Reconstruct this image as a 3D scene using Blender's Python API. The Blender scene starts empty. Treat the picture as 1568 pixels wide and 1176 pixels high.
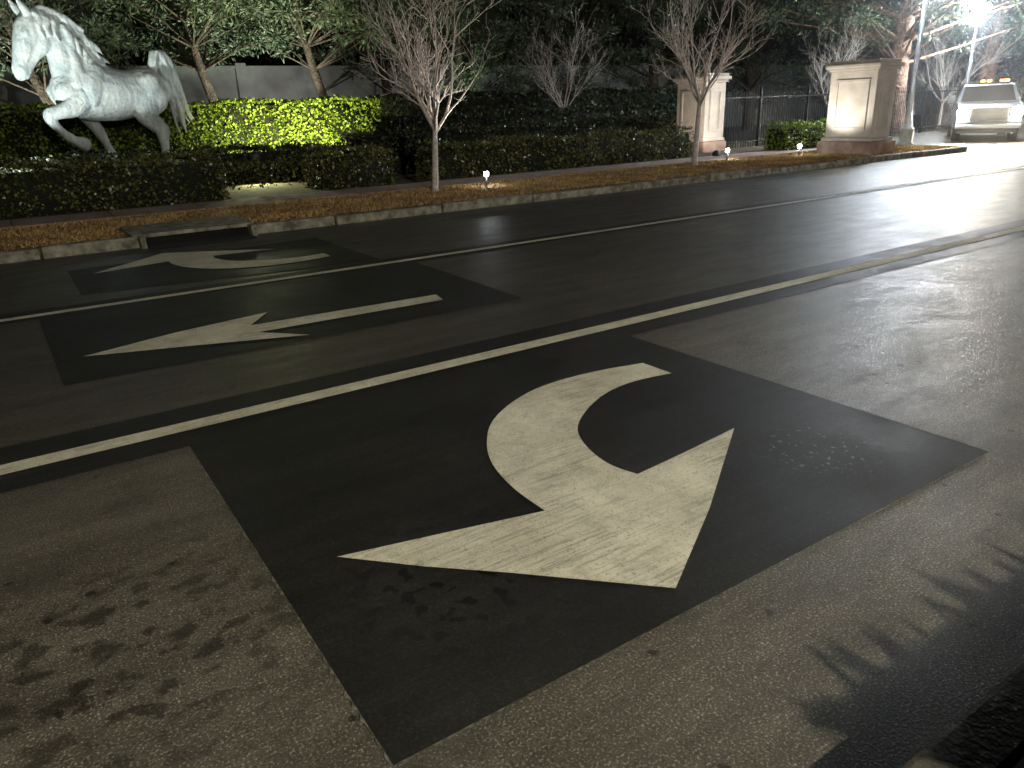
import bpy, bmesh, math, random
import numpy as np
from mathutils import Vector, Matrix
from mathutils.geometry import tessellate_polygon
rng=np.random.default_rng(7); random.seed(7)
S=bpy.context.scene
S.view_settings.view_transform='Standard'
try: S.view_settings.look='None'
except Exception: pass
S.view_settings.exposure=0

# ------------------------------------------------------------------ materials
def newmat(name):
    m=bpy.data.materials.new(name); m.use_nodes=True
    nt=m.node_tree; b=nt.nodes['Principled BSDF']; return m,nt,b
def coord(nt,scale=(1,1,1)):
    mp=nt.nodes.new('ShaderNodeMapping'); g=nt.nodes.new('ShaderNodeNewGeometry')
    nt.links.new(g.outputs['Position'],mp.inputs['Vector']); mp.inputs['Scale'].default_value=scale
    return mp.outputs['Vector']
def noise(nt,vec,scale,detail=2,rough=.6):
    n=nt.nodes.new('ShaderNodeTexNoise'); n.inputs['Scale'].default_value=scale
    n.inputs['Detail'].default_value=detail; n.inputs['Roughness'].default_value=rough
    nt.links.new(vec,n.inputs['Vector']); return n.outputs['Fac']
def ramp(nt,fac,stops):
    r=nt.nodes.new('ShaderNodeValToRGB'); e=r.color_ramp.elements
    while len(e)<len(stops): e.new(.5)
    for i,(p,c) in enumerate(stops):
        e[i].position=p; e[i].color=(c,c,c,1) if isinstance(c,(int,float)) else (*c,1)
    nt.links.new(fac,r.inputs['Fac']); return r.outputs['Color']
def mix(nt,fac,a,b,mode='MIX'):
    m=nt.nodes.new('ShaderNodeMix'); m.data_type='RGBA'; m.blend_type=mode
    for s,v in ((m.inputs[0],fac),(m.inputs[6],a),(m.inputs[7],b)):
        if isinstance(v,(int,float)): s.default_value=v
        elif isinstance(v,tuple): s.default_value=(*v,1)
        else: nt.links.new(v,s)
    return m.outputs[2]
def math_(nt,op,a,b=0.):
    m=nt.nodes.new('ShaderNodeMath'); m.operation=op
    for s,v in ((m.inputs[0],a),(m.inputs[1],b)):
        if isinstance(v,(int,float)): s.default_value=v
        else: nt.links.new(v,s)
    return m.outputs[0]
def bump(nt,b,h,strength=.3,dist=.01):
    n=nt.nodes.new('ShaderNodeBump'); n.inputs['Strength'].default_value=strength; n.inputs['Distance'].default_value=dist
    nt.links.new(h,n.inputs['Height']); nt.links.new(n.outputs['Normal'],b.inputs['Normal'])
def spotmask(nt,cx,cy,r):
    g=nt.nodes.new('ShaderNodeNewGeometry')
    d=nt.nodes.new('ShaderNodeVectorMath'); d.operation='DISTANCE'; d.inputs[1].default_value=(cx,cy,0)
    nt.links.new(g.outputs['Position'],d.inputs[0])
    mr=nt.nodes.new('ShaderNodeMapRange'); mr.inputs[1].default_value=r*.3; mr.inputs[2].default_value=r
    mr.inputs[3].default_value=1; mr.inputs[4].default_value=0
    nt.links.new(d.outputs['Value'],mr.inputs[0]); return mr.outputs[0]
def simple(name,c1,c2,scale=8,rough=.8,bs=.3,bscale=60,bd=.01,metal=0,spec=.5):
    m,nt,b=newmat(name); v=coord(nt)
    f=noise(nt,v,scale,3); col=ramp(nt,f,[(.35,c1),(.65,c2)])
    nt.links.new(col,b.inputs['Base Color']); b.inputs['Roughness'].default_value=rough; b.inputs['Metallic'].default_value=metal
    b.inputs['Specular IOR Level'].default_value=spec
    if bs: bump(nt,b,noise(nt,v,bscale,2),bs,bd)
    return m
def flat(name,c,rough=.5,metal=0,spec=.5):
    m,nt,b=newmat(name); b.inputs['Base Color'].default_value=(*c,1); b.inputs['Roughness'].default_value=rough; b.inputs['Metallic'].default_value=metal
    b.inputs['Specular IOR Level'].default_value=spec; return m
def emis(name,col,st):
    m,nt,b=newmat(name); b.inputs['Base Color'].default_value=(*col,1)
    b.inputs['Emission Color'].default_value=(*col,1); b.inputs['Emission Strength'].default_value=st
    try: m.cycles.emission_sampling='NONE'
    except Exception: pass
    return m

def asphalt():
    m,nt,b=newmat('asphalt'); v=coord(nt)
    big=noise(nt,v,.7,3,.6); streak=noise(nt,coord(nt,(.30,2.6,1)),1.4,5,.7); fine=noise(nt,v,115,1,.75); mid=noise(nt,v,24,2,.7)
    base=ramp(nt,big,[(.3,(.052,.046,.034)),(.7,(.076,.069,.053))])
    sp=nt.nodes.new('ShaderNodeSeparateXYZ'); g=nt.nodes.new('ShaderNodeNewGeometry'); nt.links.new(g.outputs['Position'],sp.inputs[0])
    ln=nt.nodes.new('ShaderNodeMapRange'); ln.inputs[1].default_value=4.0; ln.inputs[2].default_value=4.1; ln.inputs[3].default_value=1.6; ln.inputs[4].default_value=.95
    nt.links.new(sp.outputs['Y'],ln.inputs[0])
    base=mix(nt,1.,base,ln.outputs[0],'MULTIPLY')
    base=mix(nt,.75,base,ramp(nt,streak,[(.3,.45),(.7,1.4)]),'MULTIPLY')
    base=mix(nt,.8,base,ramp(nt,mid,[(.3,.75),(.7,1.2)]),'MULTIPLY')
    base=mix(nt,1.,base,ramp(nt,fine,[(.3,.5),(.5,.92),(.60,1.2),(.70,3.4)]),'MULTIPLY')
    st=noise(nt,coord(nt,(1,1.3,1)),9,3,.5)
    s1=math_(nt,'MULTIPLY',ramp(nt,st,[(.52,0),(.60,1)]),spotmask(nt,-.02,2.40,.95))
    s2=math_(nt,'MULTIPLY',ramp(nt,noise(nt,v,2.2,4,.6),[(.56,0),(.70,1)]),.5)
    st3=ramp(nt,noise(nt,v,11,1,.5),[(.73,0),(.75,1)])
    base=mix(nt,math_(nt,'MULTIPLY',s1,.7),base,(.014,.012,.009))
    base=mix(nt,s2,base,(.03,.028,.022)); base=mix(nt,math_(nt,'MULTIPLY',st3,.8),base,(.012,.011,.009))
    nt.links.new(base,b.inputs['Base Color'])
    rr=ramp(nt,noise(nt,coord(nt,(.7,1.8,1)),2.2,5,.75),[(.32,.43),(.68,.60)]); nt.links.new(rr,b.inputs['Roughness'])
    b.inputs['Specular IOR Level'].default_value=.5
    bump(nt,b,fine,.55,.0035)
    return m
def sealed():
    m,nt,b=newmat('sealed_asphalt'); v=coord(nt)
    big=noise(nt,v,1.6,4,.65); fine=noise(nt,v,110,1,.7)
    c=ramp(nt,big,[(.3,(.0095,.0095,.008)),(.7,(.019,.019,.016))])
    c=mix(nt,.8,c,ramp(nt,fine,[(.3,.6),(.6,1.1),(.75,2.4)]),'MULTIPLY')
    tr=noise(nt,coord(nt,(.25,5,1)),2,4,.6); c=mix(nt,.6,c,ramp(nt,tr,[(.35,.65),(.7,1.5)]),'MULTIPLY')
    blot=math_(nt,'MULTIPLY',ramp(nt,noise(nt,v,13,2,.5),[(.57,0),(.60,1)]),spotmask(nt,1.15,2.15,.6))
    c=mix(nt,blot,c,(.003,.003,.003))
    sp=math_(nt,'MULTIPLY',ramp(nt,noise(nt,v,30,3,.6),[(.62,0),(.64,1)]),spotmask(nt,3.1,1.98,.36))
    c=mix(nt,math_(nt,'MULTIPLY',sp,.5),c,(.25,.25,.24))
    nt.links.new(c,b.inputs['Base Color'])
    nt.links.new(ramp(nt,big,[(.3,.52),(.7,.68)]),b.inputs['Roughness'])
    b.inputs['Specular IOR Level'].default_value=.38
    bump(nt,b,fine,.4,.003); return m
def paint():
    m,nt,b=newmat('road_paint'); v=coord(nt)
    f=noise(nt,v,3,4,.7); c=ramp(nt,f,[(.3,(.52,.49,.36)),(.7,(.74,.705,.54))])
    tr=noise(nt,coord(nt,(1.0,19,1)),2.4,6,.85)
    tr=math_(nt,'MULTIPLY',ramp(nt,tr,[(.48,0),(.60,1)]),ramp(nt,noise(nt,v,2.1,2,.5),[(.42,.10),(.58,1)]))
    c=mix(nt,math_(nt,'MULTIPLY',tr,.62),c,(.15,.14,.10))
    gr=ramp(nt,noise(nt,v,6.5,4,.75),[(.50,0),(.70,1)]); c=mix(nt,math_(nt,'MULTIPLY',gr,.4),c,(.22,.205,.15))
    sp=ramp(nt,noise(nt,v,85,2,.8),[(.57,0),(.67,1)]); c=mix(nt,math_(nt,'MULTIPLY',sp,.6),c,(.10,.095,.07))
    nt.links.new(c,b.inputs['Base Color']); b.inputs['Roughness'].default_value=.75
    bump(nt,b,noise(nt,v,120,1,.7),.4,.003); return m
def leafmat(name,stops,rough=.45):
    m,nt,b=newmat(name); g=nt.nodes.new('ShaderNodeNewGeometry')
    c=ramp(nt,g.outputs['Random Per Island'],stops); v=coord(nt)
    c=mix(nt,.8,c,ramp(nt,noise(nt,v,1.5,2,.6),[(.3,.45),(.7,1.45)]),'MULTIPLY')
    nt.links.new(c,b.inputs['Base Color']); b.inputs['Roughness'].default_value=rough; return m

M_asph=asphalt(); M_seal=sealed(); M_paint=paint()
M_conc=simple('curb_concrete',(.08,.075,.052),(.32,.30,.23),6,.85,.6,40)
M_walk=simple('sidewalk_concrete',(.24,.18,.145),(.36,.28,.23),3,.85,.4,60)
M_soil=simple('soil',(.04,.03,.018),(.11,.08,.04),5,.95,.8,25,.03)
M_grass=leafmat('dormant_grass',[(0,(.16,.10,.03)),(.5,(.36,.22,.08)),(1,(.52,.36,.15))],.8)
M_leaf=leafmat('hedge_leaf',[(0,(.03,.04,.012)),(.6,(.09,.095,.027)),(1,(.24,.215,.065))],.32)
M_leafshade=leafmat('shaded_hedge_leaf',[(0,(.015,.022,.009)),(.6,(.035,.045,.017)),(1,(.07,.075,.03))],.45)  # darker copy of the hedge leaf, shade put into the colour
M_leaflit=leafmat('lit_hedge_leaf',[(0,(.08,.12,.012)),(.6,(.17,.25,.022)),(1,(.27,.36,.045))],.5)  # lighter copy of the hedge leaf, lamp light put into the colour
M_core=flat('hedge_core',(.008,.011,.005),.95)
M_pine=leafmat('pine_needles',[(0,(.035,.05,.026)),(.6,(.07,.095,.05)),(1,(.13,.16,.09))],.6)
M_bark=simple('pine_bark',(.03,.021,.014),(.10,.066,.044),4,.9,1.,14,.08)
M_barkr=simple('reddish_bark',(.08,.045,.028),(.30,.18,.12),4,.9,1.,10,.1)
M_barkl=simple('smooth_bark',(.38,.32,.28),(.62,.56,.50),14,.8,0)
M_stucco=simple('stucco',(.50,.45,.38),(.62,.56,.48),3,.85,.3,60)
M_stone=simple('red_stone',(.24,.15,.11),(.40,.29,.22),3,.85,.5,30)
M_wall=simple('painted_wall',(.24,.24,.225),(.38,.38,.355),.8,.85,0)
M_iron=flat('black_iron',(.014,.014,.014),.5)
M_steel=simple('painted_steel',(.30,.33,.33),(.42,.45,.45),8,.4,0)
M_dark=flat('drain_void',(.004,.004,.004),1)
M_rubber=flat('tyre_rubber',(.018,.018,.018),.8)
M_glass=flat('windshield_glass',(.006,.007,.008),.3,0,.05)
M_chrome=flat('chrome',(.3,.3,.3),.4,1)
M_truck=flat('truck_paint',(.085,.10,.125),.4)
M_lampw=emis('lamp_glass',(.80,.90,1.),300)
M_pathl=emis('path_lamp_glass',(.85,.93,1.),60)
M_head=emis('headlight_lens',(1,.88,.70),600)
M_amber=emis('amber_lens',(1,.35,.05),9)
M_blackp=flat('black_plastic',(.02,.02,.02),.5)

# ------------------------------------------------------------------ helpers
def link(o,parent=None):
    S.collection.objects.link(o)
    if parent: o.parent=parent
    return o
def empty(name,loc=(0,0,0),rz=0):
    o=bpy.data.objects.new(name,None); o.location=loc; o.rotation_euler=(0,0,rz); o.empty_display_size=.3; return link(o)
def mesh(name,verts,faces,mats,parent=None,smooth=False,loc=(0,0,0)):
    me=bpy.data.meshes.new(name); me.from_pydata([tuple(v) for v in verts],[],[tuple(f) for f in faces]); me.update()
    for m in (mats if isinstance(mats,(list,tuple)) else [mats]): me.materials.append(m)
    if smooth: me.polygons.foreach_set('use_smooth',[True]*len(me.polygons))
    o=bpy.data.objects.new(name,me); o.location=loc; return link(o,parent)
def boxes(name,bl,mat,parent=None,bev=0,loc=(0,0,0)):
    v=[];f=[]
    for (x0,x1,y0,y1,z0,z1) in bl:
        k=len(v); v+=[(x0,y0,z0),(x1,y0,z0),(x1,y1,z0),(x0,y1,z0),(x0,y0,z1),(x1,y0,z1),(x1,y1,z1),(x0,y1,z1)]
        f+=[(k,k+3,k+2,k+1),(k+4,k+5,k+6,k+7),(k,k+1,k+5,k+4),(k+1,k+2,k+6,k+5),(k+2,k+3,k+7,k+6),(k+3,k,k+4,k+7)]
    o=mesh(name,v,f,mat,parent,loc=loc)
    if bev:
        b=o.modifiers.new('b','BEVEL'); b.width=bev; b.segments=2
    return o
def lathe(name,prof,mat,parent=None,loc=(0,0,0),n=20,axis='z',smooth=True):
    v=[];f=[]
    for r,z in prof:
        for i in range(n):
            a=2*math.pi*i/n
            v.append((r*math.cos(a),r*math.sin(a),z) if axis=='z' else (r*math.cos(a),z,r*math.sin(a)))
    for j in range(len(prof)-1):
        for i in range(n):
            f.append((j*n+i,j*n+(i+1)%n,(j+1)*n+(i+1)%n,(j+1)*n+i))
    f.append(tuple(range(n))[::-1]); f.append(tuple((len(prof)-1)*n+i for i in range(n)))
    return mesh(name,v,f,mat,parent,smooth,loc)
def sheet(name,poly,z,mat,parent=None):
    return mesh(name,[(x,y,z) for x,y in poly],[tuple(range(len(poly)))],mat,parent)
def quads(C,sz,asp=.5,seed=0):
    r=np.random.default_rng(seed); N=len(C)
    a=r.normal(size=(N,3)); a/=np.linalg.norm(a,axis=1)[:,None]
    b=r.normal(size=(N,3)); b-=a*(a*b).sum(1)[:,None]; b/=np.linalg.norm(b,axis=1)[:,None]
    s=(sz*(.6+.8*r.random(N)))[:,None]
    return np.stack([C-a*s*.5,C+b*s*asp*.5,C+a*s*.5,C-b*s*asp*.5],1).reshape(-1,3)
def npmesh(name,V,nper,mats,parent=None,extra=None):
    N=len(V)//nper
    me=bpy.data.meshes.new(name)
    ev,ef=(extra if extra else ([],[]))
    allv=np.concatenate([V,np.array(ev,float).reshape(-1,3)]) if len(ev) else V
    loops=np.arange(N*nper); starts=np.arange(N)*nper; mi=np.zeros(N,int)
    if len(ef):
        el=[i+len(V) for f in ef for i in f]; st=[];c=N*nper
        for f in ef: st.append(c); c+=len(f)
        loops=np.concatenate([loops,el]); starts=np.concatenate([starts,st]); mi=np.concatenate([mi,np.ones(len(ef),int)])
    me.vertices.add(len(allv)); me.vertices.foreach_set('co',allv.astype(np.float32).ravel())
    me.loops.add(len(loops)); me.loops.foreach_set('vertex_index',loops.astype(np.int32))
    me.polygons.add(len(starts)); me.polygons.foreach_set('loop_start',starts.astype(np.int32))
    for m in mats: me.materials.append(m)
    me.polygons.foreach_set('material_index',mi.astype(np.int32))
    me.update(calc_edges=True); me.validate()
    o=bpy.data.objects.new(name,me); return link(o,parent)

# ------------------------------------------------------------------ ground & road
ground=sheet('ground',[(-200,-200),(300,-200),(300,300),(-200,300)],-.02,M_soil)
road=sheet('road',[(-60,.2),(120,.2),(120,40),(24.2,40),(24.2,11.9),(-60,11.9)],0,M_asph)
mk=empty('road_markings')
sheet('seam_strip',[(-30,4.035),(60,4.035),(60,4.67),(-30,4.67)],.004,M_seal,mk)
sheet('lane_line',[(-30,4.26),(60,4.26),(60,4.40),(-30,4.40)],.008,M_paint,mk)
sheet('seam_strip_b',[(-30,7.90),(60,7.90),(60,8.32),(-30,8.32)],.004,M_seal,mk)
sheet('lane_line_b',[(-30,8.0),(60,8.0),(60,8.11),(-30,8.11)],.008,M_paint,mk)
sheet('patch_near',[(.53,1.47),(3.71,1.46),(3.71,4.035),(.53,4.035)],.004,M_seal,mk)
sheet('patch_mid',[(.05,5.62),(3.78,5.57),(3.84,7.90),(.01,7.90)],.004,M_seal,mk)
sheet('patch_far',[(.43,8.75),(3.6,8.35),(3.6,10.6),(.43,10.4)],.004,M_seal,mk)
M_edge=simple('raveled_edge',(.07,.065,.05),(.20,.19,.15),30,.9,0)
def edge(n,a,b,w):
    a=Vector(a);b=Vector(b);d=(b-a).normalized();p=Vector((-d.y,d.x))*w
    L=(b-a).length; k=int(L/.02); vs=[];fs=[]
    for i in range(k+1):
        c=a+(b-a)*i/k; j=random.uniform(.0,1.)*(1 if random.random()<.7 else .1)
        vs+=[(c.x-p.x*.05,c.y-p.y*.05,.006),(c.x+p.x*j,c.y+p.y*j,.006)]
    for i in range(k): fs.append((2*i,2*i+2,2*i+3,2*i+1))
    mesh(n,vs,fs,M_edge,mk)
edge('patch_edge',(.53,4.02),(.53,1.47),-.014)
edge('patch_edge',(.53,1.47),(3.71,1.46),-.010)
edge('patch_edge',(3.71,1.46),(3.71,4.0),-.010)
A1=[(3.34,3.50),(3.34,3.23),(3.05,3.27),(2.77,3.22),(2.49,3.07),(2.30,2.90),(2.20,2.69),(2.165,2.48),(2.20,2.32),(2.53,2.35),(2.97,2.40),(2.23,1.90),(1.70,1.58),(1.27,2.02),(1.03,2.25),(.78,2.52),(1.20,2.42),(1.65,2.31),(1.655,2.56),(1.71,2.83),(1.82,3.06),(2.00,3.29),(2.27,3.47),(2.57,3.57),(2.95,3.575)]
def smoothpoly(P,keep):
    out=[];n=len(P)
    for i in range(n):
        out.append(P[i]); j=(i+1)%n
        if not(i in keep and j in keep):
            p0=P[i-1] if i not in keep else P[i]; p3=P[(j+1)%n] if j not in keep else P[j]
            for t in (.25,.5,.75):
                q=[]
                for k in (0,1):
                    a,b,c,d=p0[k],P[i][k],P[j][k],p3[k]
                    q.append(.5*((2*b)+(-a+c)*t+(2*a-5*b+4*c-d)*t*t+(-a+3*b-3*c+d)*t**3))
                out.append(tuple(q))
    return out
keep={0,1,8,9,10,11,12,13,14,15,16,17}
def filled(name,P,z,parent):
    v=[Vector((x,y,0)) for x,y in P]; T=tessellate_polygon([v]); F=[]
    for t in T:
        a,b,c=[v[i] for i in t]
        F.append(tuple(t) if (b-a).cross(c-a).z>0 else tuple(t)[::-1])
    return mesh(name,[(x,y,z) for x,y in P],F,M_paint,parent)
P1=smoothpoly(A1,keep); filled('turn_arrow',P1,.008,mk)
A2=[(.22,6.28),(.93,6.52),(1.74,6.68),(1.49,6.32),(3.23,6.24),(3.18,6.01),(1.48,6.06),(1.79,5.70),(.98,6.01)]
filled('straight_arrow',A2,.008,mk)
P3=[(x-.12,12.42-y*.98) for x,y in P1]
filled('turn_arrow_mirrored',P3,.008,mk)

verge=boxes('planting_bed',[(-40,24.0,11.84,60,-.1,.13)],M_soil)
def rough_sheet(name,x0,x1,y0,y1,z,mat,nx,ny,amp):
    V=[];F=[]
    for j in range(ny+1):
        for i in range(nx+1):
            V.append((x0+(x1-x0)*i/nx,y0+(y1-y0)*j/ny,z+random.uniform(-amp,amp)))
    for j in range(ny):
        for i in range(nx):
            k=j*(nx+1)+i;F.append((k,k+1,k+nx+2,k+nx+1))
    return mesh(name,V,F,mat)
cs=[];x=-30
while x<24:
    L=random.uniform(1.6,3.2); x1=min(x+L,24.)
    if x1>1.5 and x<1.5: x1=1.5
    if x>=1.5 and x<2.95: x=2.95; x1=x+1.4
    cs.append((x,x1-.03,11.66+random.uniform(-.015,.015),11.83,-.05,.145+random.uniform(-.016,.012))); x=x1
boxes('curb',cs,M_conc,bev=.025)
dr=empty('storm_drain')
boxes('lid',[(1.35,3.05,11.72,12.9,.12,.175)],M_conc,dr,.01)
boxes('opening',[(1.5,2.95,11.78,11.9,-.02,.12)],M_dark,dr)
boxes('throat',[(1.42,1.5,11.5,11.76,-.02,.16),(2.95,3.03,11.5,11.76,-.02,.16)],M_conc,dr,.01)
boxes('sill',[(1.5,2.95,11.30,11.78,.0,.012)],M_dark,dr)
boxes('sidewalk',[(xx,xx+1.48,14.55,15.75,.1,.155) for xx in np.arange(-30,23.5,1.5)],M_walk,bev=.006)
N=60000
bx=rng.uniform(-3,24,N); by=rng.uniform(11.85,14.53,N)
msk=~((bx>1.3)&(bx<3.1)&(by<12.95)); bx=bx[msk];by=by[msk];N=len(bx)
h=rng.uniform(.015,.06,N); a=rng.uniform(0,6.28,N); w=.013
base=np.stack([bx,by,np.full(N,.13)],1); dx=np.stack([np.cos(a)*w,np.sin(a)*w,0*a],1)
tip=base+np.stack([rng.normal(0,.03,N),rng.normal(0,.03,N),h],1)
npmesh('grass',np.stack([base-dx,base+dx,tip],1).reshape(-1,3),3,[M_grass])
M_turf=simple('turf',(.09,.055,.02),(.28,.18,.07),2.5,.95,.8,40,.02)
rough_sheet('lawn',-30,24,11.84,14.54,.136,M_turf,60,6,.003)
M_mulchlit=simple('lit_mulch',(.10,.09,.035),(.24,.21,.10),9,.95,.8,30,.03)  # paler and yellower than the soil, showing the lamp pool in its colour
rough_sheet('lit_mulch_bed',3.6,7.4,15.9,19.7,.136,M_mulchlit,20,16,.004)

M_cdark=simple('shaded_curb',(.05,.045,.035),(.12,.105,.08),6,.9,.5,40)  # darker copy of the curb concrete, hedge shade put into the colour
boxes('near_curb',[(-20+i*3,-17.02+i*3,.48,.635,-.05,.15) for i in range(16)],M_cdark,bev=.02)
def brick():
    m,nt,b=newmat('brick_paver'); v=coord(nt); t=nt.nodes.new('ShaderNodeTexBrick'); nt.links.new(v,t.inputs['Vector'])
    t.inputs['Scale'].default_value=5; t.inputs['Color1'].default_value=(.14,.07,.045,1); t.inputs['Color2'].default_value=(.21,.115,.075,1); t.inputs['Mortar'].default_value=(.08,.07,.055,1)
    nt.links.new(t.outputs['Color'],b.inputs['Base Color']); b.inputs['Roughness'].default_value=.85; return m
boxes('brick_sidewalk',[(-20,28,-3,.478,-.05,.145)],brick())

# ------------------------------------------------------------------ hedges
def hedge(name,x0,x1,y0,y1,z0,z1,dens=900,size=.06,mat=M_leaf,loose=.05,seed=1,asp=.6,core=True):
    r=np.random.default_rng(seed)
    def wob(p): return .05*np.sin(p[:,0]*2.1+seed)+.04*np.sin(p[:,0]*5.3+p[:,1]*3)+.035*np.sin(p[:,0]*9+p[:,2]*7)
    faces=[('y0',(x1-x0)*(z1-z0)),('z1',(x1-x0)*(y1-y0)),('x0',(y1-y0)*(z1-z0)),('x1',(y1-y0)*(z1-z0)),('y1',(x1-x0)*(z1-z0)*.15)]
    P=[]
    for f,A in faces:
        n=int(A*dens); p=np.stack([r.uniform(x0,x1,n),r.uniform(y0,y1,n),r.uniform(z0,z1,n)],1)
        off=r.normal(0,loose,n)
        if f=='y0': p[:,1]=y0; p[:,1]+=wob(p)+off
        if f=='y1': p[:,1]=y1-off
        if f=='z1': p[:,2]=z1; p[:,2]+=wob(p)*.8+np.abs(off)
        if f=='x0': p[:,0]=x0+off
        if f=='x1': p[:,0]=x1-off
        P.append(p)
    P=np.concatenate(P); V=quads(P,size,asp,seed=seed)
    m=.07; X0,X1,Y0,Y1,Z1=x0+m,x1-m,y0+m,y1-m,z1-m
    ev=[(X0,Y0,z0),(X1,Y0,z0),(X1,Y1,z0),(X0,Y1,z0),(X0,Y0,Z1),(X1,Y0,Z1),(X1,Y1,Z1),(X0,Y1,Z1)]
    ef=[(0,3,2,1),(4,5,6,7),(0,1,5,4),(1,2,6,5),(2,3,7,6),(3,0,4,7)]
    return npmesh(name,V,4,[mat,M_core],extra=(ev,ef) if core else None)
hedge('hedge',-4,3.75,16.1,17.2,.13,.93,650,.075,seed=1)
hedge('hedge',5.75,7.4,15.95,17.1,.13,.90,700,.075,seed=2)
hedge('hedge',8.6,17.1,16.1,17.2,.13,.85,650,.075,seed=3)
hedge('hedge',-4,7.2,19.8,20.8,.13,.90,380,.09,M_leafshade,seed=4)
hedge('hedge',7.8,19.,18.3,19.8,.13,1.12,380,.09,M_leafshade,seed=5)
hedge('tall_hedge',-4,11.2,24.8,26.2,.13,2.08,480,.085,mat=M_leaflit,seed=6,asp=.75)
hedge('tall_hedge',11.2,26,24.6,26.2,.13,2.15,220,.12,M_leafshade,seed=7)
hedge('hedge',10,24,21.6,22.8,.13,1.5,260,.11,M_leafshade,seed=8)
hedge('hedge',20.3,24.,15.2,16.1,.13,.85,600,.075,mat=M_leaflit,seed=9)
hedge('shrub',3.8,4.7,16.3,16.9,.28,.66,200,.08,seed=10,loose=.10,core=False)
hedge('shrub',4.9,5.7,16.3,16.9,.28,.70,200,.08,seed=12,loose=.10,core=False)
# hedge beside the photographer; its shadow falls over the gutter
r_=np.random.default_rng(11)
def juniper():
    x0,x1,y0,y1,z1=1.50,11,-1.2,-.40,.94
    n=1300; bx=r_.uniform(x0,x1,n); by=r_.uniform(y1-.35,y1,n); L=r_.uniform(.04,.17,n)
    base=np.stack([bx,by,np.full(n,z1-.05)],1); dirv=r_.normal(size=(n,3))*.35; dirv[:,2]=1; 
    tip=base+dirv*L[:,None]; a=r_.normal(0,.5,n); d=np.stack([np.cos(a)*.03,np.sin(a)*.03,0*a],1)
    T1=np.stack([base-d,base+d,tip,tip],1)
    n=3000; bx=r_.uniform(x0,x1,n); bz=r_.uniform(.15,z1,n); L=r_.uniform(.03,.13,n)
    base=np.stack([bx,np.full(n,y1-.03),bz],1); dirv=r_.normal(size=(n,3))*.5; dirv[:,1]=.8; dirv[:,2]+=.4
    tip=base+dirv*L[:,None]; a=r_.uniform(0,6.28,n); d=np.stack([np.cos(a)*.03,0*a,np.sin(a)*.03],1)
    T2=np.stack([base-d,base+d,tip,tip],1)
    n=420; by=r_.uniform(y0,y1,n); bz=r_.uniform(.15,z1,n); L=r_.uniform(.04,.15,n)
    base=np.stack([np.full(n,x0+.03),by,bz],1); dirv=r_.normal(size=(n,3))*.4; dirv[:,0]=-.9; dirv[:,2]+=.4
    tip=base+dirv*L[:,None]; d=np.stack([0*L,0*L+.018,0*L+.03],1)
    T3=np.stack([base-d,base+d,tip,tip],1)
    V=np.concatenate([T1,T2,T3])[:,:3].reshape(-1,3)
    ev=[(x0,y0,.1),(x1,y0,.1),(x1,y1,.1),(x0,y1,.1),(x0,y0,z1),(x1,y0,z1),(x1,y1,z1),(x0,y1,z1)]
    ef=[(0,3,2,1),(4,5,6,7),(0,1,5,4),(1,2,6,5),(2,3,7,6),(3,0,4,7)]
    npmesh('juniper_hedge',V,3,[M_leafshade,M_core],extra=(ev,ef))
juniper()

# ------------------------------------------------------------------ trees
def branch_curve(name,branches,mat,loc,res=1):
    cu=bpy.data.curves.new(name,'CURVE'); cu.dimensions='3D'; cu.bevel_depth=1; cu.bevel_resolution=res; cu.use_fill_caps=True
    for pts in branches:
        sp=cu.splines.new('POLY'); sp.points.add(len(pts)-1)
        for i,(p,r) in enumerate(pts): sp.points[i].co=(*p,1); sp.points[i].radius=r
    cu.materials.append(mat); o=bpy.data.objects.new(name,cu); o.location=loc; return link(o)
def grow(out,p,d,L,r,lvl,R,maxl,up=.25,kids=(5,5,4,3)):
    n=6 if lvl<2 else 4; pts=[(p.copy(),r)]; q=p.copy(); dd=d.normalized(); nodes=[]
    for i in range(n):
        dd=(dd+Vector((R.gauss(0,.13),R.gauss(0,.13),R.gauss(0,.1)+up*.16))).normalized()
        q=q+dd*L/n; rr=max(r*(1-.78*(i+1)/n),.0032); pts.append((q.copy(),rr)); nodes.append((q.copy(),dd.copy(),rr))
    out.append(pts)
    if lvl<maxl:
        for k in range(kids[lvl]):
            i=min(n-1,int(R.random()*n)); c,cd,cr=nodes[i]
            ax=Vector((R.gauss(0,1),R.gauss(0,1),R.gauss(0,.6))); ax=(ax-cd*ax.dot(cd)).normalized()
            ang=R.uniform(.4,.85); nd=(cd*math.cos(ang)+ax*math.sin(ang)+Vector((0,0,up*.5))).normalized()
            grow(out,c,nd,L*R.uniform(.40,.60),cr*.7,lvl+1,R,maxl,up,kids)
def bare_tree(name,loc,fork,limbL,seed,r0=.06,nl=7,lean=(0,0),mat=None,kids=(7,6,3,3),spread=(.45,.85)):
    R=random.Random(seed); br=[]
    tr=[(Vector((lean[0]*t*fork,lean[1]*t*fork,fork*t)),r0*(1.25-.45*t) if t>0 else r0*1.7) for t in (0,.05,.2,.4,.6,.8,1)]
    br.append(tr); top=tr[-1][0]
    for i in range(nl):
        a=2*math.pi*i/nl+R.uniform(-.3,.3); s=R.uniform(*spread)*(1 if i else .1)
        d=Vector((math.cos(a)*math.sin(s),math.sin(a)*math.sin(s),math.cos(s)))
        grow(br,top-Vector((0,0,R.uniform(0,.18)*fork)),d,limbL*R.uniform(.8,1.1),r0*.6,0,R,3,.35,kids)
    return branch_curve(name,br,mat or M_barkl,loc)
bare_tree('bare_tree',(7.26,13.75,.12),1.35,2.1,3,r0=.06,lean=(.08,0),spread=(.4,.8),nl=7,kids=(6,5,3,3))
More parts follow.
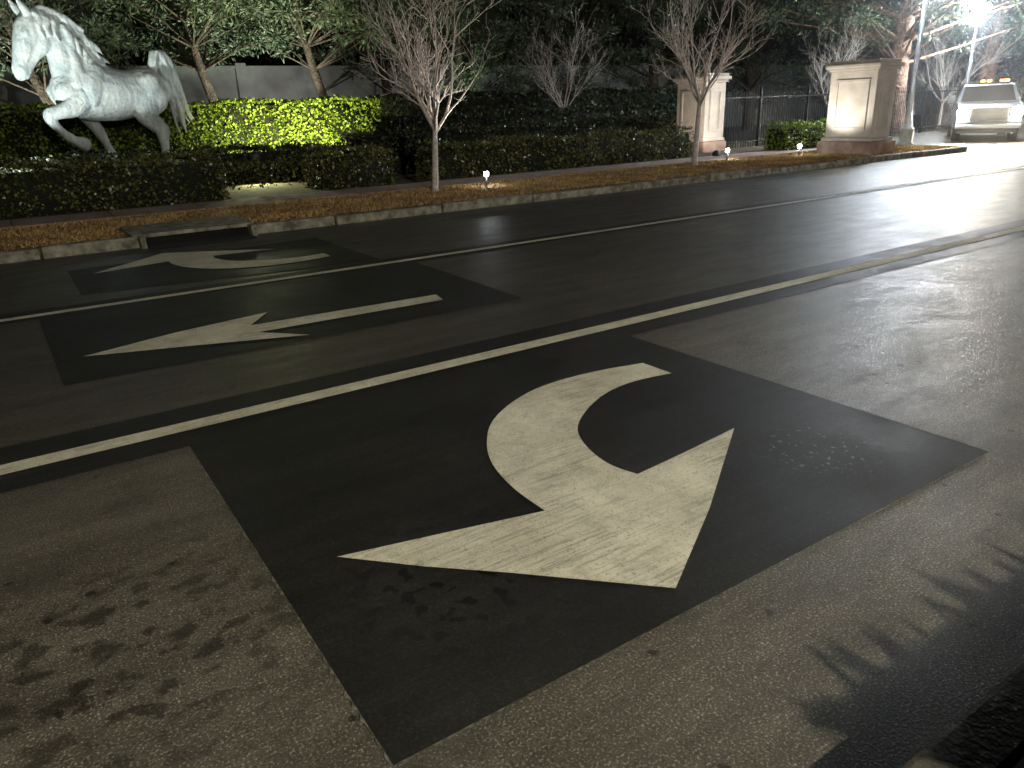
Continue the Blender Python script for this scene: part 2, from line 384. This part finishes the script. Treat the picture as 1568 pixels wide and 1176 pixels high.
bare_tree('bare_tree',(14.87,13.9,.12),1.65,2.1,5,r0=.065,lean=(.06,0),spread=(.35,.75),nl=7,kids=(6,5,3,3))
bare_tree('bare_tree',(17.5,22.8,.12),1.4,2.2,9,r0=.05,kids=(5,4,3,2))
bare_tree('bare_tree',(28.5,19.5,.12),1.2,2.4,12,r0=.06,kids=(5,4,3,2))
bare_tree('bare_tree',(39,20.5,.12),1.2,2.8,14,r0=.06,kids=(5,4,3,2))

def pine(name,loc,H,r0,lean,seed,clumps,crown,cs=.6,q=180,mat=M_pine,sz=.17,bark=None,limb=.2):
    R=random.Random(seed); r=np.random.default_rng(seed)
    P=empty(name,loc); br=[]; n=10; tr=[]
    for i in range(n+1):
        t=i/n; tr.append((Vector((lean[0]*t*H+.12*math.sin(t*7+seed),lean[1]*t*H+.1*math.cos(t*5+seed),H*t)),r0*(1.15-.85*t)))
    br.append(tr); C=[]
    for k in range(clumps):
        z=R.uniform(*crown[:2]); t=min(.98,max(.12,(z-.8)/H)); i=int(t*n); b=tr[i][0]
        a=R.uniform(0,6.283); rad=crown[2]*math.sqrt(R.uniform(.08,1))
        e=Vector((b.x+math.cos(a)*rad,b.y+math.sin(a)*rad,z))
        m1=b.lerp(e,.5)+Vector((0,0,R.uniform(-.1,.35)))
        br.append([(b.copy(),r0*limb),(m1,r0*limb*.6),(e,r0*.05)])
        nn=int(q*R.uniform(.5,1.3)); s=cs*R.uniform(.6,1.35)
        C.append(r.normal(size=(nn,3))*np.array([s*.55,s*.55,s*.33])+np.array(e))
        C.append(r.normal(size=(nn//3,3))*np.array([s*.35,s*.35,s*.22])+np.array(m1))
    o=branch_curve('trunk',br,bark or M_bark,(0,0,0),2); o.parent=P
    C=np.concatenate(C); npmesh('foliage',quads(C,sz,.28,seed=seed),4,[mat],parent=P)
    return P
pine('pine_tree',(2.6,29,.1),8,.20,(-.30,0),21,48,(3.6,6.6,3.2))
pine('pine_tree',(7.6,30.5,.1),8,.20,(-.18,0),33,50,(4.1,7.0,3.2))
pine('pine_tree',(11.8,29.5,.1),8,.20,(-.30,0),22,56,(3.7,7.0,3.4))
pine('pine_tree',(15.0,31,.1),8,.22,(-.22,0),23,44,(3.8,7.2,3.0))
pine('pine_tree',(17.5,29.5,.1),8,.22,(-.10,0),24,44,(2.6,7.2,2.8))
pine('pine_tree',(-1.5,30,.1),8,.22,(.05,0),25,34,(3.6,6.8,3.0))
pine('pine_tree',(22,30,.1),9,.26,(.05,0),26,44,(2.4,7.5,3.4))
pine('pine_tree',(28,29,.1),9,.26,(-.05,0),27,44,(2.4,8,3.6))
pine('pine_tree',(35,29,.1),10,.3,(.04,0),28,50,(1.8,9,4.2))
pine('pine_tree',(44,30,.1),10,.3,(.04,0),32,50,(1.8,10,4.6),.9,160)
pine('pine_tree',(32.6,19.2,.1),9,.46,(.02,0),29,75,(4.0,7.5,5.4),.7,220,bark=M_barkr,limb=.16)
pine('pine_tree',(42,20,.1),10,.42,(.0,0),30,50,(3.8,9,5.0),.7,200,bark=M_barkr,limb=.16)
pine('pine_tree',(36.3,14.6,.1),9,.36,(.0,0),31,14,(6.6,9,3.0),.7,200,bark=M_barkr)
def mass(name,x0,x1,y,z1,n,seed):
    r=np.random.default_rng(seed); K=int((x1-x0)*1.2)
    cx=r.uniform(x0,x1,K);cz=r.uniform(1,z1,K);cy=y+r.uniform(-2,2,K);s=r.uniform(.8,1.8,K)
    idx=r.integers(0,K,n); C=np.stack([cx[idx],cy[idx],cz[idx]],1)+r.normal(size=(n,3))*s[idx][:,None]*.6
    return npmesh(name,quads(C,.6,.5,seed=seed),4,[M_leafshade])
mass('distant_trees',-12,110,41,10,30000,5)

# ------------------------------------------------------------------ perimeter wall, fence, pillars
w=empty('boundary_wall')
boxes('panels',[(x,x+5.9,36,36.25,0,3.75) for x in np.arange(-14,70,6.)],M_wall,w)
boxes('posts',[(x-.3,x+.15,35.9,36.35,0,3.95) for x in np.arange(-14.1,70,6.)],M_wall,w)
boxes('coping',[(-14,70,35.94,36.31,3.752,3.84)],M_wall,w)
fc=empty('iron_fence')
boxes('pickets',[(x,x+.02,18.0,18.02,.12,1.92) for x in np.arange(19.8,62,.13)],M_iron,fc)
boxes('rails',[(19.7,62,17.985,18.035,1.72,1.76),(19.7,62,17.985,18.035,.3,.34)],M_iron,fc)
boxes('posts',[(x,x+.08,17.97,18.05,.1,2.05) for x in np.arange(19.75,62,2.6)],M_iron,fc)

def pillar(name,x0,x1,y0,y1,ztop,zb=.13,basem=.14):
    P=empty(name); bz=zb+.34
    boxes('base',[(x0-basem,x1+basem,y0-basem,y1+basem,zb,bz)],M_stone,P,.03)
    boxes('base_cap',[(x0-basem*.55,x1+basem*.55,y0-basem*.55,y1+basem*.55,bz,bz+.10)],M_stucco,P,.035)
    z1=ztop-.26
    boxes('shaft',[(x0,x1,y0,y1,bz+.10,z1)],M_stucco,P,.015)
    t=.03; fw=.07; fr=[]
    def frame(a0,a1,b0,b1,face):
        parts=[(a0,a1,b0,b0+fw),(a0,a1,b1-fw,b1),(a0,a0+fw,b0+fw,b1-fw),(a1-fw,a1,b0+fw,b1-fw)]
        for (p,q,r,s) in parts:
            if face=='x0': fr.append((x0-t,x0+.005,p,q,r,s))
            if face=='x1': fr.append((x1-.005,x1+t,p,q,r,s))
            if face=='y0': fr.append((p,q,y0-t,y0+.005,r,s))
            if face=='y1': fr.append((p,q,y1-.005,y1+t,r,s))
    zb0,zb1=bz+.3,z1-.22
    for f_ in ('x0','x1'): frame(y0+.2,y1-.2,zb0,zb1,f_)
    for f_ in ('y0','y1'): frame(x0+.2,x1-.2,zb0,zb1,f_)
    boxes('panel_frames',fr,M_stucco,P,.006)
    boxes('necking',[(x0-.05,x1+.05,y0-.05,y1+.05,z1,z1+.07)],M_stucco,P,.015)
    boxes('cornice',[(x0-.12,x1+.12,y0-.12,y1+.12,z1+.07,z1+.18)],M_stucco,P,.03)
    boxes('cap',[(x0-.06,x1+.06,y0-.06,y1+.06,z1+.18,z1+.26)],M_stucco,P,.02)
    return P
pillar('gate_pillar',19.95,20.85,12.3,13.7,2.56)
pillar('gate_pillar',18.65,19.55,17.1,18.3,2.47,basem=.08)

# ------------------------------------------------------------------ lamps
def street_lamp(name,x,y,H=4.75,rz=0,power=800,col=(.85,.93,1),arm=.75,size=.18,z=.13,sides=(-1,1)):
    P=empty(name,(x,y,z),rz)
    lathe('post',[(.26,0),(.26,.06),(.20,.1),(.19,.45),(.21,.5),(.15,.56),(.12,.8),(.10,.86),(.085,.92),(.07,H*.6),(.055,H-.05),(.08,H),(.05,H+.08),(.02,H+.3)],M_steel,P)
    for s in sides:
        o=branch_curve('arm',[[(Vector((0,0,H-.25)),.03),(Vector((s*arm*.5,0,H-.02)),.026),(Vector((s*arm,0,H+.18)),.026)]],M_steel,(0,0,0),3); o.parent=P
        lathe('shade',[(.30,.0),(.28,.04),(.12,.16),(.05,.26),(.02,.3)],M_steel,P,(s*arm,0,H+.05))
        lathe('globe',[(.08,-.26),(.21,-.19),(.28,-.03),(.25,.045)],M_lampw,P,(s*arm,0,H))
    l=bpy.data.lights.new('lamp_bulb','POINT'); l.energy=power; l.color=col; l.shadow_soft_size=size
    lo=bpy.data.objects.new('lamp_bulb',l); lo.location=(sides[-1]*arm,0,H-.48); link(lo,P)
    return P
street_lamp('street_lamp',24.0,13.6,4.9,.3,1900)
street_lamp('street_lamp',33.2,16.6,4.75,.35,2300,arm=1.1)
# lamps on the photographer's side of the road, outside the frame
street_lamp('street_lamp',.6,-6.2,5.4,0,3800,(1,.93,.76),arm=.35,size=.07,sides=(1,))
street_lamp('street_lamp',17,-5,4.55,.0,1300,(.95,.95,1),arm=.5,sides=(1,))

def spot(P,loc,target,power,col,ang,blend=.7,size=.05):
    l=bpy.data.lights.new('bulb','SPOT'); l.energy=power; l.color=col; l.spot_size=math.radians(ang); l.spot_blend=blend; l.shadow_soft_size=size
    d=(Vector(target)-(P.location+Vector(loc))).normalized()
    lo=bpy.data.objects.new('bulb',l); lo.rotation_euler=d.to_track_quat('-Z','Y').to_euler(); lo.location=loc; link(lo,P)
def path_light(name,x,y,target,power):
    P=empty(name,(x,y,.13))
    lathe('stake',[(.02,0),(.02,.22)],M_blackp,P)
    lathe('lens',[(.035,.22),(.05,.24),(.05,.30),(.03,.32)],M_pathl,P)
    lathe('hat',[(.07,.322),(.065,.33),(.02,.36),(.005,.37)],M_blackp,P)
    l=bpy.data.lights.new('bulb','POINT'); l.energy=10; l.color=(.9,.95,1); l.shadow_soft_size=.04
    lo=bpy.data.objects.new('bulb',l); lo.location=(0,-.1,.25); link(lo,P)
    spot(P,(0,-.08,.40),target,power,(1,.95,.88),80)
path_light('path_light',8.46,13.69,(7.6,13.9,3.2),480)
path_light('path_light',16.49,14.24,(15.2,14,3.4),460)
path_light('path_light',18.7,13.6,(20,13,1.8),240)

def flood(name,loc,target,power,col,ang=60,blend=.6,size=.1):
    P=empty(name,loc)
    d=(Vector(target)-Vector(loc)).normalized(); q=d.to_track_quat('-Z','Y')
    lathe('housing',[(.06,.16),(.10,.10),(.12,0),(.125,-.02)],M_blackp,P).rotation_euler=q.to_euler()
    l=bpy.data.lights.new('bulb','SPOT'); l.energy=power; l.color=col; l.spot_size=math.radians(ang); l.spot_blend=blend; l.shadow_soft_size=size
    lo=bpy.data.objects.new('bulb',l); lo.rotation_euler=q.to_euler(); lo.location=d*.06; link(lo,P); return P
flood('added_wall_flood',(-1.2,18.2,.35),(2.2,23,2.8),2700,(.88,.98,.98),55)
flood('added_wall_flood',(3.4,18.0,.35),(2.8,23,2.3),350,(.9,.98,1.),60)
flood('added_wall_flood',(7.6,21.5,.3),(8.0,25,1.5),3300,(1,1,.5),110,1)
flood('added_wall_flood',(5.3,19.3,.75),(5.1,18.2,.0),170,(.98,1,.6),140,.9)
flood('added_wall_flood',(15.5,28,.2),(17.5,29.6,5),900,(.75,1,.7),50)
flood('added_wall_flood',(8.6,27.0,.2),(8.6,31,6.4),3400,(.88,1,.82),85)
flood('added_wall_flood',(.5,27.0,.2),(1.,31,6.5),2200,(.88,1,.82),80)
flood('added_wall_flood',(11,32.5,.2),(11.5,36,2.4),300,(.95,.97,.9),130,1)  # added lamp with no known source, brightens the boundary wall
flood('added_wall_flood',(17.6,15.6,.2),(19,17.2,1.6),220,(1,.88,.78),80)

# ------------------------------------------------------------------ horse statue
ox,oy,k=2.2,23.,.45
nx,ny=.41,-.912
def W(x,z,wl=0.): return Vector((x+wl*nx,oy+k*(x-ox)+wl*ny,z))
HV=[];HF=[]
def cat(a,b,c,d,t): return .5*((2*b)+(-a+c)*t+(2*a-5*b+4*c-d)*t*t+(-a+3*b-3*c+d)*t**3)
def tube(pts,sub=4,n=18):
    A=np.array([(p[0],p[1],p[2],p[3],p[4]) for p in pts],float); A2=[]
    for i in range(len(A)-1):
        p0=A[max(i-1,0)];p1=A[i];p2=A[i+1];p3=A[min(i+2,len(A)-1)]
        for s in range(sub): A2.append(cat(p0,p1,p2,p3,s/sub))
    A2.append(A[-1]); A2=np.array(A2); A2[:,3:]=np.maximum(A2[:,3:],.008)
    C=[W(a[0],a[1],a[2]) for a in A2]
    lat=Vector((nx,ny,0)); rings=[]
    def ring(c,t,rp,rl):
        a=(lat-t*lat.dot(t)).normalized(); b=t.cross(a).normalized()
        return [c+a*(rl*math.cos(2*math.pi*i/n))+b*(rp*math.sin(2*math.pi*i/n)) for i in range(n)]
    m=len(C); T=[((C[min(i+1,m-1)]-C[max(i-1,0)]).normalized()) for i in range(m)]
    rp,rl=A2[0][3],A2[0][4]
    for ang in (1.35,.9,.45): rings.append(ring(C[0]-T[0]*min(rp,rl)*math.sin(ang),T[0],rp*math.cos(ang),rl*math.cos(ang)))
    for i in range(m): rings.append(ring(C[i],T[i],A2[i][3],A2[i][4]))
    rp,rl=A2[-1][3],A2[-1][4]
    for ang in (.45,.9,1.35): rings.append(ring(C[-1]+T[-1]*min(rp,rl)*math.sin(ang),T[-1],rp*math.cos(ang),rl*math.cos(ang)))
    k0=len(HV)
    for r in rings: HV.extend(r)
    R=len(rings)
    for j in range(R-1):
        for i in range(n): HF.append((k0+j*n+i,k0+j*n+(i+1)%n,k0+(j+1)*n+(i+1)%n,k0+(j+1)*n+i))
    HF.append(tuple(k0+i for i in range(n))[::-1]); HF.append(tuple(k0+(R-1)*n+i for i in range(n)))
tube([(1.85,2.48,0,.44,.36),(2.10,2.46,0,.66,.46),(2.55,2.42,0,.70,.50),(3.0,2.37,0,.65,.50),(3.45,2.40,0,.58,.47),(3.85,2.46,0,.55,.46),(4.2,2.50,0,.40,.36)])
tube([(2.75,3.02,0,.16,.16),(3.2,2.82,0,.14,.2),(3.8,2.88,0,.16,.24),(4.1,2.86,0,.14,.18)])
tube([(2.25,2.55,0,.62,.38),(2.15,2.95,0,.60,.32),(2.02,3.40,0,.48,.25),(1.86,3.78,0,.38,.21),(1.66,4.02,0,.28,.17)])
tube([(1.62,4.08,0,.22,.19),(1.40,3.90,0,.32,.25),(1.24,3.62,0,.29,.22),(1.10,3.32,0,.22,.17),(1.00,3.05,0,.18,.145),(.965,2.93,0,.18,.155),(.95,2.82,0,.14,.135)])
tube([(1.58,3.72,0,.25,.22),(1.48,3.52,0,.27,.21),(1.32,3.26,0,.15,.12),(1.14,2.96,0,.095,.10),(1.06,2.80,0,.08,.09)])
for s in (-1,1):
    tube([(1.22,3.84,s*.18,.08,.06),(1.16,3.72,s*.20,.07,.055)])
    tube([(1.28,3.66,s*.19,.035,.03),(1.13,3.20,s*.15,.035,.03)])
    tube([(.91,2.98,s*.11,.055,.045),(.87,2.88,s*.11,.045,.035)])
    tube([(1.40,4.08,s*.11,.09,.07),(1.26,4.28,s*.16,.10,.06),(1.14,4.50,s*.17,.02,.015)])
    tube([(1.72,2.52,s*.20,.24,.16),(1.85,2.25,s*.22,.24,.16),(2.05,2.05,s*.24,.2,.14)])
    tube([(2.55,2.95,s*.28,.22,.12),(2.3,2.55,s*.41,.26,.13),(2.2,2.2,s*.39,.2,.12)])
    tube([(2.05,3.5,s*.20,.10,.07),(2.10,3.0,s*.28,.13,.08),(1.95,2.6,s*.32,.12,.09)])
    tube([(3.75,2.7,s*.29,.36,.2),(3.85,2.3,s*.35,.4,.18),(3.7,2.05,s*.34,.28,.15)])
tube([(2.05,2.3,.30,.30,.20),(1.75,2.06,.33,.23,.17),(1.42,1.97,.34,.17,.135),(1.20,1.90,.34,.155,.135),(1.24,1.72,.34,.12,.11),(1.40,1.50,.34,.095,.09),(1.54,1.36,.34,.12,.11),(1.66,1.27,.34,.095,.095)])
tube([(1.66,1.28,.34,.12,.11),(1.84,1.19,.34,.175,.16)])
tube([(2.20,2.3,-.28,.30,.20),(2.36,1.92,-.30,.23,.17),(2.52,1.60,-.30,.16,.14),(2.60,1.45,-.30,.15,.13),(2.72,1.12,-.30,.10,.095),(2.80,.88,-.30,.12,.11),(2.84,.72,-.3,.10,.10)])
tube([(2.84,.68,-.30,.11,.1),(2.82,.52,-.3,.16,.15)])
tube([(3.9,2.35,.26,.42,.22),(3.58,2.02,.32,.34,.21),(3.46,1.85,.32,.24,.18),(3.64,1.62,.32,.175,.14),(3.82,1.48,.32,.16,.13),(3.84,1.25,.32,.105,.095),(3.88,.95,.32,.10,.095),(3.86,.80,.32,.12,.11),(3.80,.68,.32,.10,.10)])
tube([(3.78,.66,.32,.11,.1),(3.72,.52,.32,.16,.15)])
tube([(4.05,2.35,-.26,.40,.22),(4.0,2.02,-.32,.32,.21),(4.05,1.80,-.32,.22,.17),(4.25,1.58,-.32,.165,.14),(4.36,1.45,-.32,.15,.12),(4.34,1.20,-.32,.105,.095),(4.30,.92,-.32,.10,.095),(4.26,.78,-.32,.12,.11),(4.2,.68,-.32,.10,.10)])
tube([(4.18,.66,-.32,.11,.1),(4.12,.52,-.32,.16,.15)])
R=random.Random(4)
tube([(4.1,2.86,0,.12,.1),(4.16,3.10,0,.14,.1),(4.28,3.34,0,.16,.11),(4.44,3.32,0,.19,.12),(4.52,3.0,0,.21,.13),(4.58,2.6,0,.20,.13),(4.64,2.15,0,.16,.12),(4.70,1.75,0,.11,.09),(4.78,1.40,0,.03,.03)])
for i in range(12):
    o=R.uniform(-.13,.13);w0=R.uniform(-.16,.16)
    tube([(4.18+o*.3,3.15,w0,.03,.03),(4.30+o*.5,3.45+abs(o)*.3,w0,.05,.04),(4.50+o,3.26,w0,.055,.05),(4.62+o*1.2,2.7,w0,.055,.05),(4.68+o*1.4,2.2,w0*1.2,.05,.045),(4.74+o*1.8,1.75+o,w0,.035,.03),(4.86+o*2.0,1.45+o*2,w0,.012,.012)],3,8)
crest=[(1.50,4.24),(1.72,4.34),(1.95,4.27),(2.19,4.10),(2.38,3.87),(2.52,3.62),(2.63,3.40),(2.73,3.2)]
for i in range(40):
    t=(i/40)*(len(crest)-1)*.999; j=int(t); f=t-j; a=crest[j]; b=crest[min(j+1,len(crest)-1)]
    x=a[0]+(b[0]-a[0])*f-.12; z=a[1]+(b[1]-a[1])*f-.08; s=R.choice((-1,1,1)); L=R.uniform(.12,.38); cu=R.uniform(-.12,.16)
    tube([(x-.05,z-.03,s*.06,.09,.06),(x+L*.35,z+.06,s*.12,.08,.05),(x+L*.8,z-.06+cu*.5,s*.16,.055,.04),(x+L*1.1,z-.20+cu,s*.18,.016,.014)],3,8)
for i in range(12):
    t=R.uniform(.5,6.5); j=int(t); f=t-j; a=crest[j]; b=crest[min(j+1,7)]
    x=a[0]+(b[0]-a[0])*f-.2; z=a[1]+(b[1]-a[1])*f-.12
    tube([(x,z,.18,.05,.04),(x+.05,z-.15,.25,.055,.04),(x-.02+R.uniform(-.05,.1),z-.36,.27,.04,.03),(x+.08,z-.55,.26,.015,.012)],3,8)
tube([(1.55,4.2,0,.09,.06),(1.36,4.18,0,.09,.06),(1.20,4.0,.03,.06,.04),(1.08,3.86,.03,.015,.015)],3,8)
def bronze():
    m,nt,b=newmat('patinated_bronze'); v=coord(nt)
    a=noise(nt,v,2.6,4,.65); c=ramp(nt,a,[(.32,(.36,.42,.41)),(.5,(.52,.56,.53)),(.7,(.64,.66,.60))])
    st=noise(nt,coord(nt,(7,7,1.2)),1.6,4,.7); c=mix(nt,.65,c,ramp(nt,st,[(.35,.55),(.6,1.1)]),'MULTIPLY')
    nt.links.new(c,b.inputs['Base Color']); b.inputs['Roughness'].default_value=.55; b.inputs['Specular IOR Level'].default_value=.35
    bump(nt,b,noise(nt,v,6,4,.65),.6,.09); return m
horse=mesh('horse_statue',HV,HF,bronze(),smooth=True)
rm=horse.modifiers.new('r','REMESH'); rm.mode='VOXEL'; rm.voxel_size=.026; rm.use_smooth_shade=True
sm=horse.modifiers.new('s','SMOOTH'); sm.iterations=3; sm.factor=.5
boxes('statue_plinth',[(1.2,4.9,22.3,24.6,.1,.42)],M_stone,bev=.03)

# ------------------------------------------------------------------ pickup truck
def truck(loc,rz):
    P=empty('pickup_truck',loc,rz); Wd=1.0
    prof=[(-2.75,.62),(-2.78,.95),(-2.68,1.14),(-1.35,1.27),(-.62,1.86),(.9,1.90),(1.15,1.42),(2.8,1.42),(2.8,.55),(-2.5,.50)]
    n=len(prof); V=[]
    def wx(z,y): return Wd*(1 if z<1.3 else .80)*(0.96 if y<-2.6 else 1)
    for s in (-1,1):
        for y,z in prof: V.append((s*wx(z,y),y,z))
    F=[tuple(range(n)),tuple(range(n,2*n))[::-1]]+[(i,n+i,n+(i+1)%n,(i+1)%n)[::-1] for i in range(n)]
    o=mesh('body',V,F,M_truck,P); b=o.modifiers.new('b','BEVEL'); b.width=.05; b.segments=3
    mesh('windshield',[(-.84,-1.33,1.335),(.84,-1.33,1.335),(.72,-.70,1.845),(-.72,-.70,1.845)],[(0,1,2,3)],M_glass,P)
    for s in (-1,1):
        mesh('side_window',[(s*.985,-1.0,1.36),(s*.985,.8,1.36),(s*.84,.72,1.80),(s*.84,-.58,1.80)],[(0,1,2,3)],M_glass,P)
        boxes('mirror',[(min(s*1.0,s*1.25),max(s*1.0,s*1.25),-1.12,-1.02,1.28,1.55)],M_blackp,P,.02)
        for yy in (-1.85,1.85):
            lathe('wheel',[(.28,-.13),(.40,-.12),(.41,0),(.40,.12),(.28,.13)],M_rubber,P,(s*.86,yy,.41),24,'y').rotation_euler=(0,0,math.pi/2)
        lathe('hub',[(.02,-.03),(.24,-.03),(.26,.03)],M_chrome,P,(s*.98,-1.85,.41),16,'y').rotation_euler=(0,0,math.pi/2)
        boxes('headlight_housing',[(s*.78-.2,s*.78+.2,-2.84,-2.74,.84,1.10)],M_blackp,P,.02)
        lathe('headlight',[(.02,-.03),(.15,-.02),(.17,.01),(.17,.04)],M_head,P,(s*.80,-2.87,.98),20,'y')
    l=bpy.data.lights.new('headlight_beam','SPOT'); l.energy=1300; l.color=(1,.80,.55); l.spot_size=math.radians(80); l.spot_blend=.9; l.shadow_soft_size=.3
    lo=bpy.data.objects.new('headlight_beam',l); lo.location=(0,-3.0,.98); lo.rotation_euler=(math.radians(84),0,math.pi); link(lo,P)
    boxes('grille',[(-.56,.56,-2.83,-2.76,.72,1.10)],M_blackp,P,.01)
    boxes('grille_bars',[(-.56,.56,-2.86,-2.832,z,z+.014) for z in (.80,.91,1.02)],M_blackp,P,.003)
    boxes('bumper',[(-.98,.98,-2.92,-2.72,.45,.60)],M_chrome,P,.04)
    boxes('valance',[(-.9,.9,-2.85,-2.6,.30,.45)],M_blackp,P,.03)
    boxes('light_bar',[(-.62,.62,-.35,-.1,1.93,1.96)],M_blackp,P,.005)
    boxes('amber_lights',[(x,x+.13,-.37,-.12,1.962,2.04) for x in (-.25,-.05,.35,.5)],M_amber,P,.02)
    return P
truck((30.9,14.7,0),math.atan2(14.7,30.9)-math.pi/2+math.radians(4))

# ------------------------------------------------------------------ scatter volume added to suggest lens bloom round the lamps
mm=bpy.data.materials.new('bloom_volume'); mm.use_nodes=True; nt=mm.node_tree; nt.nodes.clear()
vs=nt.nodes.new('ShaderNodeVolumeScatter'); vs.inputs['Density'].default_value=.004; vs.inputs['Anisotropy'].default_value=.6; vs.inputs['Color'].default_value=(.88,.94,1,1)
oo=nt.nodes.new('ShaderNodeOutputMaterial'); nt.links.new(vs.outputs[0],oo.inputs['Volume'])
boxes('bloom_volume',[(22.5,60,-2,34,-.01,12)],mm)

# ------------------------------------------------------------------ world
w=bpy.data.worlds.new('World'); S.world=w; w.use_nodes=True; nt=w.node_tree
sk=nt.nodes.new('ShaderNodeTexSky'); sk.sky_type='NISHITA'; sk.sun_disc=False; sk.sun_elevation=math.radians(3); sk.sun_rotation=math.radians(200)
nt.links.new(sk.outputs[0],nt.nodes['Background'].inputs['Color']); nt.nodes['Background'].inputs['Strength'].default_value=.002
# ------------------------------------------------------------------ camera
d1=(0.83050549,-0.22044837,0.5115302);d2=(-0.55590896,-0.27031478,0.78606307);u=(-0.03501215,-0.93719392,-0.34704713)
cam=bpy.data.cameras.new('camera'); co=bpy.data.objects.new('camera',cam); link(co)
co.matrix_world=Matrix(((d1[0],-d1[1],-d1[2],0),(d2[0],-d2[1],-d2[2],0),(u[0],-u[1],-u[2],1.65),(0,0,0,1)))
cam.sensor_width=36; cam.lens=36*1137/1568; cam.clip_end=1000; cam.clip_start=.05
S.camera=co
